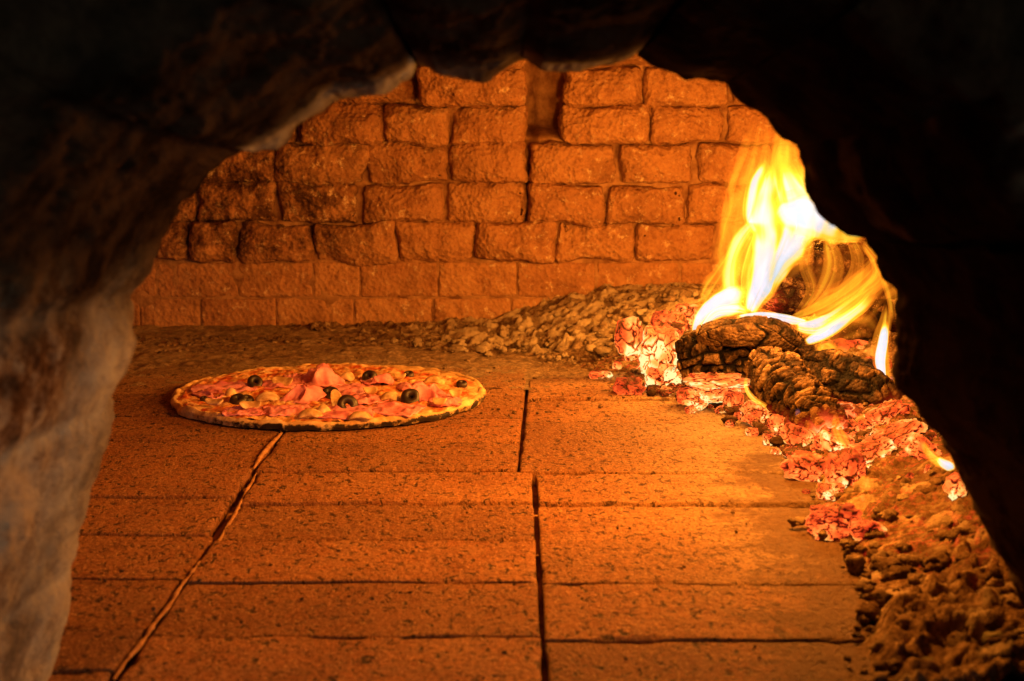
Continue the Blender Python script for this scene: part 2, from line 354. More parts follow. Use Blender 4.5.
# ================================================================== REAR WALL
WY = 2.03
def build_wall():
    rows = [  # y bottom, y top, joints, protrusion, round radius, roughness
        (337, 298, [60, 140, 201, 276, 354, 433, 511, 592, 671, 750, 830, 910, 990], 0, .003, .45),
        (298, 262, [40, 80, 157, 238, 313, 360, 438, 517, 596, 680, 760, 840, 920, 1000], .000, .0035, .5),
        (262, 223, [50, 115, 155, 192, 237, 315, 397, 476, 556, 635, 716, 797, 878, 960], .004, .006, .8),
        (223, 183, [40, 118, 197, 278, 362, 446, 526, 606, 686, 768, 850, 930], .007, .0075, .95),
        (183, 143, [0, 90, 190, 276, 366, 449, 530, 617, 695, 772, 850, 930], .010, .0075, 1),
        (143, 105, [0, 120, 210, 300, 384, 449, 528, 562, 648, 724, 800, 880, 960], .016, .0075, 1),
        (105, 66, [0, 100, 180, 260, 330, 418, 526, 563, 641, 731, 810, 890, 970], .024, .009, 1),
        (66, 26, [0, 100, 190, 280, 370, 450, 528, 562, 660, 740, 830, 900, 970], .034, .013, 1),
        (26, -14, [0, 100, 180, 260, 330, 418, 526, 570, 661, 741, 820, 900, 970], .044, .013, 1),
        (-14, -56, [0, 100, 190, 280, 370, 450, 530, 620, 700, 780, 860, 940], .054, .013, 1),
        (-56, -98, [0, 100, 180, 260, 330, 418, 500, 590, 661, 741, 820, 900, 970], .064, .013, 1)]
    Vs, Fs, T, SO, RO, o = [], [], [], [], [], 0
    for ri, (yb, yt, js, pr, rr, ro) in enumerate(rows):
        for k in range(len(js) - 1):
            a, b = js[k], js[k + 1]
            if b - a < 40 and ri in (5, 6, 7, 8) and a > 500: continue      # the smoke hole
            pa, pb = at(a, yb, WY), at(b, yt, WY)
            g = .0006 if ri < 2 else R.choice([.0004, .0014, .0026])
            hx, hz = (pb[0] - pa[0]) / 2 - g, (pb[2] - pa[2]) / 2 - (.0005 if ri < 2 else -.0008); dep = .05
            left = sst(np.array((a + b) / 2), 480, 250)
            q = pr + R.uniform(-.0008, .0008) if ri < 2 else pr + R.uniform(-.007, .006) + left * R.uniform(-.007, .007)
            if ri in (6, 7) and 400 < a < 460: q += .045                      # the overhanging lump left of the smoke hole
            if ri == 5 and 370 < a < 400: q += .02
            if ri == 5 and 440 < a < 460: q -= .004
            if ri == 4 and 440 < a < 460: q -= .002
            hi = 200 <= b and a <= 860 or (b > 100 and ri < 5 and a < 860)
            n = (44, 6, 24) if hi else (14, 3, 8)
            V, Fq, N = rbox(hx, dep / 2, hz, min(rr, hz * .8), *n)
            W = V.copy(); sc = np.array([1, 1, 1])
            V = V + np.array([(pa[0] + pb[0]) / 2, WY + dep / 2 - q, (pa[2] + pb[2]) / 2])
            e = fbm(V * 26, 4, 11) ; e2 = fbm(V * 95, 3, 21)
            amp = .0014 if ri < 2 else .0042 + .002 * left
            V = V + N * (e * amp + e2 * (.0007 if ri < 2 else .0018))[:, None]
            fr = W[:, 1] < 0
            bl = np.clip(1 - (W[:, 0] / hx) ** 2, 0, 1) * np.clip(1 - (W[:, 2] / hz) ** 2, 0, 1); V[:, 1] -= fr * bl ** .7 * (.0012 if ri < 2 else .0095)
            if ri >= 2:   # eroded corners, undulating faces
                V[:, 1] += fr * (vn(V * 14, 31) * .006 + sst(vn(V * 24, 41), .1, .9) * .009)
                V[:, 0] += vn(V * np.array([22, 0, 30]), 51) * .004; V[:, 2] += vn(V * np.array([20, 0, 22]), 52) * .0045
            else:
                V[:, 2] += vn(V * np.array([30, 0, 0]), 53) * .0008
            if ri in (1,) and a == 438: V[:, 0] += 0
            Vs.append(V); Fs.append(outward(V, Fq) + o); o += len(V)
            T.append(np.full(len(V), R.uniform(-1, 1))); RO.append(np.full(len(V), ro))
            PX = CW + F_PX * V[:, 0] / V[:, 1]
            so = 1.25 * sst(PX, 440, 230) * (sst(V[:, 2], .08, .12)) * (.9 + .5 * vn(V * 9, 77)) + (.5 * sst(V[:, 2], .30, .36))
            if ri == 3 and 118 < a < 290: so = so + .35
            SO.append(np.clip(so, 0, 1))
    root = empty('oven_rear_wall', (0, WY, 0)); tag(root, 'rounded eroded brick wall at the back of the oven behind the pizza', 'wall')
    V = np.concatenate(Vs) - np.array([0, WY, 0])
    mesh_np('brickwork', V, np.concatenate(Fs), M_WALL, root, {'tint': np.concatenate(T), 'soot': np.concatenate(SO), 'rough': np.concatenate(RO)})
    # mortar core: lower part nearly flush, upper part set back, with the smoke hole left open
    nx, nz = 300, 200
    X, Z = np.meshgrid(np.linspace(-.75, .75, nx), np.linspace(-.02, .62, nz), indexing='ij')
    zu = sst(Z, .085, .10); hole = sst(np.abs(X - .041), .040, .028) * sst(Z, .25, .27) + sst(np.abs(X - .022), .012, .006) * sst(Z, .13, .15) * .3
    Yc = .0014 + (1 - zu) * fbm(np.stack([X, X * 0, Z], -1) * 45, 4, 9) * .0019 + zu * .0056 - sst(Z, .22, .5) * .055 + hole * .055 + fbm(np.stack([X, X * 0, Z], -1) * 30, 3) * .0025 * zu
    V = np.stack([X, Yc, Z], -1)
    mesh_np('mortar', V, grid_faces(nx, nz)[:, ::-1], M_MORTAR, root)
build_wall()

# ================================================================== VAULT (closes the oven round the view)
def build_vault():
    n, m = 90, 120; V = np.zeros((n, m, 3)); ys = np.linspace(.80, 2.12, n); an = np.linspace(-.02, math.pi + .02, m)
    for i, y in enumerate(ys):
        k = (y - .8) / 1.32; w = .60 + .08 * math.sin(k * math.pi); h = .46 + .10 * math.sin(k * math.pi * .9)
        V[i, :, 0] = -np.cos(an) * w; V[i, :, 1] = y; V[i, :, 2] = np.sin(an) * h
    d1, d2, c = worley(V * np.array([9, 9, 18]), 5)
    P = V * 1.0; nrm = P * np.array([1, 0, 1]); nrm /= np.linalg.norm(nrm, axis=-1, keepdims=True)
    V = V + nrm * ((d2 - d1 < .12) * .01 + fbm(P * 20, 3) * .006)[..., None]
    o = mesh_np('oven_vault', V, grid_faces(n, m), M_DOME); tag(o, 'soot stained brick vault arching over the oven chamber', 'vault', kind='structure')
build_vault()

# ================================================================== MOUTH ARCH
AY = .78
def build_arch():
    L = [(20, 800), (40, 730), (56, 665), (68, 610), (78, 560), (90, 505), (106, 452), (122, 402), (137, 350), (137, 318), (136, 300), (150, 272), (163, 240), (184, 205), (205, 182), (232, 156), (244, 148)]
    S1 = [(244, 148), (258, 153), (274, 150), (300, 133), (335, 104), (352, 96), (385, 93), (414, 79), (418, 68)]
    S2 = [(421, 68), (440, 77), (470, 79), (500, 75), (518, 66), (524, 58)]
    S3 = [(523, 60), (540, 73), (565, 74), (590, 72), (615, 66), (632, 58)]
    S4 = [(636, 60), (650, 67), (680, 77), (700, 80), (720, 86)]
    S5 = [(722, 85), (745, 104), (765, 122), (790, 142), (798, 145)]
    S6 = [(799, 146), (804, 165), (815, 196), (830, 220), (846, 234), (860, 236)]
    Rr = [(861, 238), (874, 258), (886, 285), (893, 320), (893, 352), (890, 385), (904, 402), (928, 428), (946, 450), (960, 480), (976, 515), (993, 550), (1010, 585), (1025, 612), (1045, 660), (1062, 710), (1080, 780)]
    root = empty('oven_mouth', (0, AY, 0)); tag(root, 'dark sooty stone arch framing the oven mouth in front of the fire', 'oven mouth')
    cz = at(500, 380, AY)
    prof0 = [(.80, .34), (.80, .16), (.798, .05), (.792, .012), (.784, .002), (.775, 0), (.765, .0), (.752, .0015), (.735, .004), (.71, .008), (.69, .011), (.665, .015), (.64, .018), (.615, .021), (.59, .026), (.57, .031), (.555, .038), (.545, .048), (.54, .06), (.535, .09), (.53, .15), (.53, .34)]
    def stone(name, pts, seed, soot, dy=0, parent=root, shift=0, endc=0.12):
        sp = spline([at(x, y, AY) for x, y in pts], max(40, int(len(pts) * 22)))
        sp = .35 * sp + .65 * np.stack([np.interp(np.linspace(0, len(pts) - 1, len(sp)), range(len(pts)), [at(x, y, AY)[q] for x, y in pts]) for q in range(3)], -1)
        n = len(sp); prof = spline(np.array(prof0), 110); m = len(prof)
        nd = sp - cz; nd[:, 1] = 0; 
        k = np.array([1.0, 0, 1.0]); nd = nd / np.linalg.norm(nd, axis=1, keepdims=True)
        s = np.linspace(0, 1, n)
        V = np.zeros((n, m, 3))
        V[:] = sp[:, None]; off = prof[None, :, 1] + shift; V = V + nd[:, None] * off[..., None]; V[..., 1] = prof[None, :, 0] + dy
        P = V.copy()
        d = np.clip(.003 + fbm(P * 22, 5, seed, .6) * .008, 0, 1) + fbm(P * 90, 3, seed + 3) * .0016
        inner = (off < .2)
        fade = (1 - .8 * sst(prof[:, 0], .66, .77))[None]
        V += nd[:, None] * (d * fade + (fbm(P * np.array([90, 20, 90]), 3, seed + 5) * .0022 + sst(vn(P * np.array([45, 10, 45]), seed), .4, .9) * .004) * sst(prof[:, 0], .72, .76)[None])[..., None]; V[..., 1] += fbm(P * 16 + 9, 3, seed) * .006 * sst(prof[None, :, 1], .0, .03)
        # cement joints / pale rim colour standing in for firelight on the edge
        cem_lit = sst(fbm(P * 26, 4, seed + 8), .25, .6) * .8
        if name == 'jamb':
            for zz in (at(30, 462, .66)[2], at(25, 650, .66)[2], at(30, 330, .66)[2]):
                g = np.exp(-((P[..., 2] - zz + .01 * vn(P * 12, 3)) / .006) ** 2); cem_lit = np.maximum(cem_lit, g * .9); V += nd[:, None] * (g * .003)[..., None]
            if V[0, 0, 0] < 0: cem_lit = np.maximum(cem_lit, sst(prof[None, :, 0], .68, .74) * (.75 + .4 * fbm(P * 40, 3, 5)) * sst(P[..., 2], .26, .20))
        else:
            lit_rim = np.exp(-((prof[None, :, 0] - .755) / .022) ** 2) * np.clip(.75 + .6 * vn(P * 30, seed + 4), 0, 1) * (1 if seed in (13, 23, 33) else .25) + (sst(fbm(P * 24, 3, 8), .3, .6) * .5 if seed == 63 else 0)
            cem_lit = lit_rim
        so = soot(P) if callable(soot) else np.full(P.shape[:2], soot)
        if name != 'jamb': so = so * (1 - .9 * np.clip(cem_lit, 0, 1))
        else: cem_lit = cem_lit * (1 - .95 * so)
        # pull the ends in a little so neighbouring stones keep a joint, and cap them
        base = V.reshape(-1, 3) - np.array([0, AY, 0]); Fq = grid_faces(n, m)
        caps = []; vs = [base]; o = n * m
        cc = list(cem_lit.ravel()); ss = list(so.ravel())
        for e, sg in ((0, 1), (n - 1, -1)):
            ring = np.arange(e * m, e * m + m); ctr = (base[ring[0]] + base[ring[-1]] + base[ring[m // 2]]) / 3 + nd[e] * .1
            vs.append(ctr[None]); q = np.stack([ring[:-1], ring[1:], np.full(m - 1, o), np.full(m - 1, o)], -1)
            caps.append(q[:, :3] if sg > 0 else q[:, [1, 0, 2]]); cc.append(.2); ss.append(.9); o += 1
        tri = np.concatenate([Fq[:, [0, 1, 2]], Fq[:, [0, 2, 3]]] + caps)
        n_ = tri.copy()
        ob = mesh_np(name, np.concatenate(vs), n_, M_STONE, parent, {'cement_lit_rim': cc, 'soot': ss})
        return ob
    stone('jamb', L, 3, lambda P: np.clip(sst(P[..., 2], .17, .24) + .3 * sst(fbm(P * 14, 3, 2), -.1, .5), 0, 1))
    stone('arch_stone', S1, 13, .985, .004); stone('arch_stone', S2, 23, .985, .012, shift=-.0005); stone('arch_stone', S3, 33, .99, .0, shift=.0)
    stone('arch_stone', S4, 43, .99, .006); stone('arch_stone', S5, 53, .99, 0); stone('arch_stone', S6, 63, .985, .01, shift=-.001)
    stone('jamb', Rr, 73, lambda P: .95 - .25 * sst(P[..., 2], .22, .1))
build_arch()

# ================================================================== ASH BED
def ash_z(X, Y):
    P = np.stack([X, Y, X * 0], -1)
    d = bdist(X, Y) + vn(P * 30, 3) * .008
    back = sst(Y, 1.5, 1.8)
    hmax = .006 + .009 * (1 - back) + back * .054 * sst(X, -.12, .21) + (1 - back) * (.012 + .03 * sst(X, .28, .5))
    w = .12 + back * .1
    z = hmax * sst(d, 0, w)
    return z, d
def build_ash():
    x = np.arange(-.30, .60, .0022); y = np.concatenate([np.arange(.72, 1.75, .0026), np.arange(1.75, 2.035, .0026)])
    X, Y = np.meshgrid(x, y, indexing='ij'); P = np.stack([X, Y, X * 0], -1)
    z, d = ash_z(X, Y)
    W = P.copy(); W[..., 0] += vn(P * 60, 5) * .006; W[..., 1] += vn(P * 60, 6) * .006
    f1, f2, cid = worley(W * 62, 9); g1, g2, gid = worley(W * 130, 19)
    lump = np.sqrt(np.clip(1 - f1 ** 2, 0, 1)) * (.35 + cid); lump2 = np.sqrt(np.clip(1 - g1 ** 2, 0, 1)) * (.4 + gid)
    k = sst(d, -.004, .02); rough = sst(fbm(P * 9, 3, 8), -.35, .35)
    near = sst(Y, 1.3, .95)
    zz = z + k * (lump * (.003 + .003 * near) + lump2 * (.0035 + .001 * near) + fbm(P * 28, 5, 2, .6) * .007 + fbm(P * 120, 3, 12, .75) * .003) * (.45 + .8 * rough) - .0035 * (1 - k)
    zz = zz - (1 - sst(d, -.02, 0)) * .004
    heat = np.zeros_like(X)
    for px, py, r, h in [(700, 395, .07, .8), (790, 430, .07, .9), (860, 440, .08, 1.), (650, 370, .05, .7), (920, 470, .08, .8), (870, 520, .05, .5), (950, 560, .07, .36), (840, 500, .04, .4)]:
        c = gnd(px, py); heat = np.maximum(heat, h * np.exp(-((X - c[0]) ** 2 + (Y - c[1]) ** 2) / r ** 2))
    pale = sst(Y, 1.72, 1.88) * (.25 + .75 * (cid > .4)) * sst(X, -.2, 0) * .9 + (cid > .86) * .5
    dark = np.clip((cid < .3) * .5 + sst(X, .2, .34) * sst(Y, 1.45, 1.2) * 1.0 + .45 * vn(P * 45, 44), 0, 1) * (1 - pale)
    V = np.stack([X, Y, zz], -1).reshape(-1, 3); Fq = grid_faces(len(x), len(y))
    keep = (d > -.012).ravel(); Fq = Fq[keep[Fq].all(1)]
    used = np.unique(Fq); mp = np.full(len(V), -1); mp[used] = np.arange(len(used))
    o = mesh_np('ash_bed', V[used], mp[Fq], M_ASH, attrs={'glow_amt': heat.ravel()[used], 'pale': np.clip(pale, 0, 1).ravel()[used], 'dark': dark.ravel()[used]})
    tag(o, 'brown bed of crumbly wood ash heaped along the right side', 'ash', kind='stuff')
build_ash()
def rocks(name, items, mat, parent=None, n=7, amp=.35, fr=1.6, flatten=.75):
    """items: (x,y,z,size,heat,pale,dark) -> ONE mesh"""
    D, Fq = blob_dirs(n); m = len(D); K = len(items); it = np.array(items, float)
    sd = R.uniform(0, 100, (K, 1, 3)); P = D[None] * fr + sd
    r = 1 + amp * fbm(P, 3, 1)[..., None] - .25 * np.maximum(0, vn(P * 2.2, 4))[..., None]
    st = R.uniform(.7, 1.3, (K, 1, 3)) * np.array([1, 1, flatten])
    V = D[None] * r * st * it[:, None, 3:4] + it[:, None, :3]
    Fa = (Fq[None] + (np.arange(K) * m)[:, None, None]).reshape(-1, 4)
    c = np.clip(-vn(P * 2.2, 4) * 1.2, 0, 1)
    at_ = {'glow_amt': np.repeat(it[:, 4], m), 'pale': np.repeat(it[:, 5], m), 'dark': np.repeat(it[:, 6], m), 'crack': 1 - c.ravel()}
    return mesh_np(name, V, Fa, mat, parent, at_)
def hz(x, y):
    z, d = ash_z(np.array([x]), np.array([y])); return float(z[0]) + .003, float(d[0])
def build_rubble():
    it = []
    for _ in range(7000):
        x, y = R.uniform(-.28, .58), R.uniform(.74, 2.0)
        z, d = hz(x, y)
        if d < R.uniform(-.018, .01): continue
        near = max(0, min(1, (1.25 - y) / .35)); s = (.0009 + (.0024 + .0024 * near) * R.rand() ** (2.5 - 1.2 * near)) * (1 + near * .5)
        it.append((x, y, z + s * .3, s, 0, R.rand() * .5, R.rand() * (.5 + .5 * near) + .25 * near))
    for px, py, k in [(470, 330, 50), (530, 326, 50), (600, 300, 50), (650, 290, 50), (690, 300, 30), (570, 320, 40), (400, 333, 20), (620, 330, 50)]:      # paler lumps against the wall
        for _ in range(k):
            c = gnd(px + R.normal() * 28, 352 + R.normal() * 7); x, y = c[0], min(c[1], 1.99)
            z, d = hz(x, y); s = .0012 + .0075 * R.rand() ** 4
            if d < -.05: continue
            it.append((x, y, z + s * R.uniform(.2, .8), s, 0, R.uniform(.2, 1), R.rand() * .25))
    o = rocks('ash_rubble', it, M_ASH, n=4, amp=.55, fr=2.0); tag(o, 'crumbs and clinker of pale ash scattered over the ash bed', 'ash', kind='stuff')
    it = []
    for _ in range(160):      # crumbs on the bare floor
        c = gnd(R.uniform(150, 800), R.uniform(338, 420)); 
        if hz(c[0], c[1])[1] > .0: continue
        it.append((c[0], c[1], .0006, R.uniform(.0008, .0022), 0, 0, R.rand()))
    for _ in range(520):
        c = gnd(R.uniform(90, 560), 338 + abs(R.normal()) * 7)
        it.append((c[0], min(c[1], 2.01), .001, R.uniform(.001, .0042), 0, R.rand() * .3, R.rand()))
    for _ in range(90):
        c = gnd(R.uniform(60, 820), R.uniform(430, 690)); it.append((c[0], c[1], .0005, R.uniform(.0006, .0014), 0, 0, 1))
    o = rocks('floor_crumbs', it, M_ASH, n=4); tag(o, 'dark crumbs of ash and burnt flour along the foot of the rear wall', 'ash', kind='stuff')
build_rubble()
def build_dust():
    x = np.arange(-.62, .24, .003); y = np.arange(1.60, 2.032, .003); X, Y = np.meshgrid(x, y, indexing='ij'); P = np.stack([X, Y, X * 0], -1)
    z = -.0012 + .0022 * sst(Y, 1.66, 1.86) + .004 * sst(Y, 1.92, 2.03) + fbm(P * 35, 5, 3, .62) * .0022 + .0022 * np.maximum(0, vn(P * 110, 4))
    o = mesh_np('ash_dust', np.stack([X, Y, z], -1), grid_faces(len(x), len(y)), M_ASH, attrs={'glow_amt': X * 0, 'pale': .25 + .15 * vn(P * 20, 2), 'dark': .25 * sst(Y, 1.93, 1.99) * (vn(P * 30, 7) + .6).clip(0, 1)})
    tag(o, 'thin drifts of ash dust over the far end of the oven floor', 'ash', kind='stuff')
build_dust()

# ================================================================== COALS
def rest_Y(px, pb):
    z = 0.
    for _ in range(12):
        g = gnd(px, pb, z); z = .6 * z + .4 * max(0., float(ash_z(np.array([g[0]]), np.array([g[1]]))[0][0]))
    return gnd(px, pb, z)[1]
def coal(label, px, py, wpx, hpx, Y, heat, seed, freq=3.0, lift=0, rot=0, group=None, n=22, pale=0, dpt=.8, name='glowing_coal', boxy=.0, mat=None):
    """py = centre pixel row; Y = distance"""
    if Y is None: Y = rest_Y(px, py + hpx * .36)
    c = at(px, py, Y); D, Fq = blob_dirs(n); k = pxm(Y); hs = np.array([wpx / 2 * k, wpx / 2 * k * dpt, hpx / 2 * k])
    boxy = max(boxy, .3)
    if boxy: D2 = D / np.max(np.abs(D), axis=1, keepdims=True); D = D * (1 - boxy) + D2 * boxy
    P = D * freq / 2 + seed * 7.7
    W = P + .3 * np.stack([vn(P * 2, 1), vn(P * 2, 2), vn(P * 2, 3)], -1)
    f1, f2, cid = worley(W * np.array([.9, .9, .7]), seed); crack = sst(f2 - f1, .10, .0)
    h1, h2, hid = worley(W * np.array([3.2, 3.2, 1.6]) + 3, seed + 9); crack = np.maximum(crack, sst(h2 - h1, .14, .0) * (.1 + .55 * (hid > .6)))
    r = 1 + .22 * fbm(P, 3, seed) - .12 * crack + .1 * (cid - .5) + .035 * fbm(P * 4, 3, seed + 2)
    V = D * r[:, None] * hs; ca, sa = math.cos(rot), math.sin(rot)
    V = np.stack([V[:, 0] * ca + V[:, 2] * sa, V[:, 1], -V[:, 0] * sa + V[:, 2] * ca], -1)
    ht = heat * (.85 + .3 * cid) * (1.08 - .30 * D[:, 2] - .12 * np.sin(3 * D[:, 0] + seed)) * (1 + .3 * vn(P * 1.2, 18)) * np.ones(len(V))
    o = mesh_np(name, V, Fq, mat or M_COAL, None, {'crack': crack, 'glow_amt': ht, 'pale': np.full(len(V), pale), 'dark': np.zeros(len(V)), 'ash': np.zeros(len(V))}, loc=c)
    return tag(o, label, 'coal' if name != 'ash_clinker' else 'ash lump', group)
coal('large bright white-hot coal left of the front log end', 660, 352, 42, 50, 1.60, 1.02, 1, 3.4, n=30, rot=.2)
coal('white-hot coal low against the left end of the front log', 664, 376, 38, 30, None, 1.06, 2, 3.2, n=26)
coal('pinkish cracked coal perched on top of the bright coal heap', 668, 326, 34, 30, 1.66, .72, 3, 3, n=24)
coal('round red coal standing left of the bright coal heap', 630, 338, 31, 40, 1.66, .72, 4, 2.2, n=24)
coal('rosy coal behind the bright heap by the flame foot', 690, 318, 32, 30, 1.72, .74, 5, 2.6, n=20)
coal('small pinkish ball of coal under the round red coal', 632, 358, 14, 13, None, .8, 6, 1.8, n=14)
coal('tiny round ember at the far left of the small embers', 617, 367, 10, 10, None, .82, 7, 1.6, n=12)
coal('flat sliver of ember lying out on the bare floor', 600, 375, 22, 8, None, .7, 8, 1.8, n=12)
coal('pale crumbly ash coated coal on the floor left of the embers', 629, 387, 30, 20, None, .52, 9, 3.2, n=22, boxy=.3)
coal('long cracked red coal jutting left below the ribbed log', 809, 468, 48, 30, None, .74, 10, 4.2, n=28, rot=.15)
coal('upright cracked red coal between jutting coal and bright bed', 846, 472, 42, 44, None, .66, 11, 4.2, n=28, boxy=.25)
coal('small red lump dotted with holes above the block of charcoal', 831, 492, 28, 20, None, .7, 12, 3.4, n=20)
coal('block of red charcoal with flat top lowest on the floor', 834, 521, 52, 32, None, .62, 13, 3.6, n=30, boxy=.55, rot=-.05)
coal('round orange coal touching the right of the charcoal block', 866, 531, 34, 22, None, .66, 14, 3, n=22)
coal('yellow-hot coal in the middle of the bright bed', 872, 452, 46, 26, None, 1.0, 15, 3.6, n=26, rot=-.3)
coal('long orange coal slanting up behind the yellow-hot coal', 898, 438, 56, 26, None, .88, 16, 4.4, n=28, rot=-.45)
coal('hollow curled coal shell against the right stone jamb', 888, 416, 40, 26, None, .84, 17, 4, n=26, rot=-.5)
coal('orange coal resting beside the little flame by the right jamb', 925, 452, 40, 24, None, .86, 18, 3.6, n=24, rot=.6)
coal('dull pink coal below the little flame by the right jamb', 962, 488, 32, 28, None, .62, 19, 2.2, n=20)
coal('smooth orange coal behind the black log near the tall right flame', 872, 372, 40, 30, 1.50, .72, 20, 1.8, n=22)
coal('peach coloured coal under the standing log at the back', 846, 362, 56, 44, 1.60, .66, 21, 2.0, n=24)
coal('yellowish coal at the lower end of the ribbed log', 838, 446, 44, 26, None, .98, 22, 3.6, n=24, rot=.5)
coal('splintered coal wedged under the right of the ribbed log', 800, 440, 40, 26, None, .78, 23, 3.8, n=24, rot=.6)
coal('cracked fan shaped coal on the floor under the ribbed log', 760, 415, 38, 26, None, .82, 24, 4.4, n=26, rot=.3)
coal('orange coal right of the fan shaped coal', 784, 427, 32, 24, None, .88, 25, 3.4, n=22, rot=.4)
coal('dark red round coal left of the fan shaped coal', 733, 403, 22, 24, None, .55, 26, 3.0, n=20)
coal('bright coal under the middle of the front log', 718, 392, 42, 20, 1.50, .92, 27, 3.8, n=24)
coal('narrow glowing stick along the foot of the front log', 716, 379, 64, 14, 1.50, .86, 28, 5, n=24, rot=.02)
coal('glowing coal tucked below the left foot of the front log', 690, 396, 26, 18, 1.50, .8, 29, 3, n=18)
pos = [(700, 405, 14), (740, 416, 12), (720, 410, 10), (668, 392, 12), (650, 385, 10), (752, 432, 12), (770, 440, 14), (790, 452, 14), (776, 452, 10), (820, 450, 18), (856, 440, 16),
       (880, 436, 18), (905, 458, 16), (890, 468, 12), (868, 470, 14), (905, 425, 14), (930, 470, 12), (912, 478, 10), (884, 488, 9), (858, 500, 9), (942, 486, 9), (700, 388, 14), (742, 395, 14), (765, 400, 14),
       (820, 432, 18), (850, 428, 18), (866, 425, 14), (690, 410, 9), (730, 424, 8), (806, 492, 9), (950, 515, 8), (925, 520, 7), (905, 545, 8), (690, 372, 14), (644, 368, 14)]
for i, (x, y, s) in enumerate(pos):
    Yg = rest_Y(x, y + s * .25)
    coal('small glowing coal fragment lying in the ember bed round the logs', x, y, s * R.uniform(.9, 1.3), s * R.uniform(.7, 1), Yg, R.uniform(.62, .98) if y < 475 else R.uniform(.4, .6), 40 + i, 3, n=12,
         group='small coal fragments in the ember bed', rot=R.uniform(-.6, .6), name='coal_fragment')
def ember_bits():
    it = []
    line = np.array([gnd(x, y)[:2] for x, y in [(640, 392), (690, 402), (745, 420), (790, 448), (815, 470), (860, 462), (910, 468), (950, 485)]])
    for _ in range(620):
        i = R.randint(len(line) - 1); t = R.rand(); p = line[i] * (1 - t) + line[i + 1] * t + R.normal(0, .014, 2) + [.012, .012]
        z, d = hz(*p); s = R.uniform(.0015, .0048); it.append((p[0], p[1], z + s * .4, s * (1.3 if _ % 3 == 0 else 1), 0 if _ % 3 == 0 else R.uniform(.35, .95), 0, 0))
    o = rocks('ember_crumbs', it, M_COAL, n=6); tag(o, 'tiny glowing crumbs strewn between the coals', 'embers', kind='stuff')
ember_bits()
M_CLINK = mat_plain('clinker', (.10, .085, .05), (.26, .22, .13), 120, bd=.003)
for lb, x, y, w, h, sd in [('greenish clinker lump near the bottom right corner, largest of the group', 945, 632, 26, 19, 1), ('dull clinker lump at the bottom edge below the greenish one', 928, 668, 30, 17, 2), ('flat clinker lump furthest right at the bottom of the ash', 996, 640, 26, 18, 3),
                           ('clinker lump right of the bottom edge clinker', 968, 674, 24, 16, 4), ('small brown clinker uphill from the greenish lump', 912, 640, 18, 13, 5)]:
    coal(lb, x, y, w, h, None, 0, sd, 2.0, name='ash_clinker', mat=M_CLINK, n=16)

# ================================================================== LOGS
def log(name, label, pts, rads, sa, sc, seed, crack_w=.14, depth=.16, heat=None, ash=.3, n_al=300, n_ar=170, flat=1., endp=7, lump=.12, cat='log', facet=.8):
    P = [at(*p) for p in pts]; rm = [r * pxm(p[2]) for r, p in zip(rads, pts)]
    V, Fq, t, a, N, r = tube(P, rm, n_al, n_ar, flat, endp)
    L = np.sum(np.linalg.norm(np.diff(np.array(P), axis=0), axis=1)); rb = np.mean(rm)
    Q = np.stack([t * L * sa, np.cos(a) * rb * sc, np.sin(a) * rb * sc], -1) + seed * 13.1
    W = Q + .22 * np.stack([vn(Q * 1.7, 1), vn(Q * 1.7, 2), vn(Q * 1.7, 3)], -1)
    ns = max(5, round(2 * math.pi * rb * sc)); w1 = vn(Q * .45, 7) * .9 + vn(Q * 1.4, 8) * .3; w2 = vn(Q * .6 + 9, 9) * .5 + vn(Q * 2.2, 11) * .28
    v = a / (2 * math.pi) * ns + w1; si = np.floor(v).astype(np.int64); sm = np.mod(si, ns); z0 = sm * 0
    u = t * L * sa * (.75 + .5 * _h(sm, z0, z0, seed)) + _h(sm, z0, z0, seed + 1) * 7 + w2; ui = np.floor(u).astype(np.int64)
    cid = _h(sm, ui, z0, seed + 2); ev = np.minimum(v - si, 1 - (v - si)); eu = np.minimum(u - ui, 1 - (u - ui))
    near_u = ui + ((u - ui) > .5); near_v = np.mod(si + ((v - si) > .5), ns)
    wu = crack_w * (.25 + 1.3 * _h(sm, near_u, z0, seed + 3)); wv = crack_w * (.3 + 1.2 * _h(near_v, z0, z0 + (ui // 3), seed + 4))
    crack = np.maximum(sst(eu, wu, wu * .15), sst(ev, wv, wv * .1) * .9); bul = np.clip(np.minimum(eu, ev) * 3, 0, 1) ** .5
    g1, g2, gid = worley(W * np.array([3.0, 1.6, 1.6]) + 5, seed + 5); crack2 = sst(g2 - g1, .13, .0) * .5
    e = np.clip(r / rb, 0.1, 1); nf = 5; ph = np.mod(a + seed, 2 * math.pi / nf) - math.pi / nf; poly = (math.cos(math.pi / nf) / np.cos(ph) - .9) * facet
    d = -depth * crack - depth * .3 * crack2 + (cid - .5) * depth * .75 + poly + bul * depth * (.16 if sa > 100 else .08) + lump * fbm(V * 22, 3, seed) + .05 * fbm(V * 140, 3, seed + 1)
    V = V + N * (d * rb * e)[:, None]
    h = np.zeros(len(V)) if heat is None else heat(V, t, a)
    org = np.array(P[0]) * .5 + np.array(P[-1]) * .5
    o = mesh_np(name, V - org, Fq, M_CHAR, None, {'crack': np.clip(crack + crack2 * .8, 0, 1), 'glow_amt': np.clip(h, 0, 1), 'ash': ash + .9 * (cid - .5) + .5 * (gid - .5) + 0 * t}, loc=org)
    return tag(o, label, cat)
low = lambda z0, z1, k=1.: (lambda V, t, a: k * sst(V[:, 2], z0, z1))
log('charred_log', 'front charred log with blocky cracks lying left of the ribbed log', [(681, 358, 1.53), (712, 354, 1.52), (745, 356, 1.52), (775, 362, 1.53), (800, 372, 1.55)], [27, 31, 30, 28, 22], 75, 80, 2, crack_w=.2, depth=.24, lump=.16, facet=1.2, heat=low(.028, .004, .9), ash=.3, endp=9)
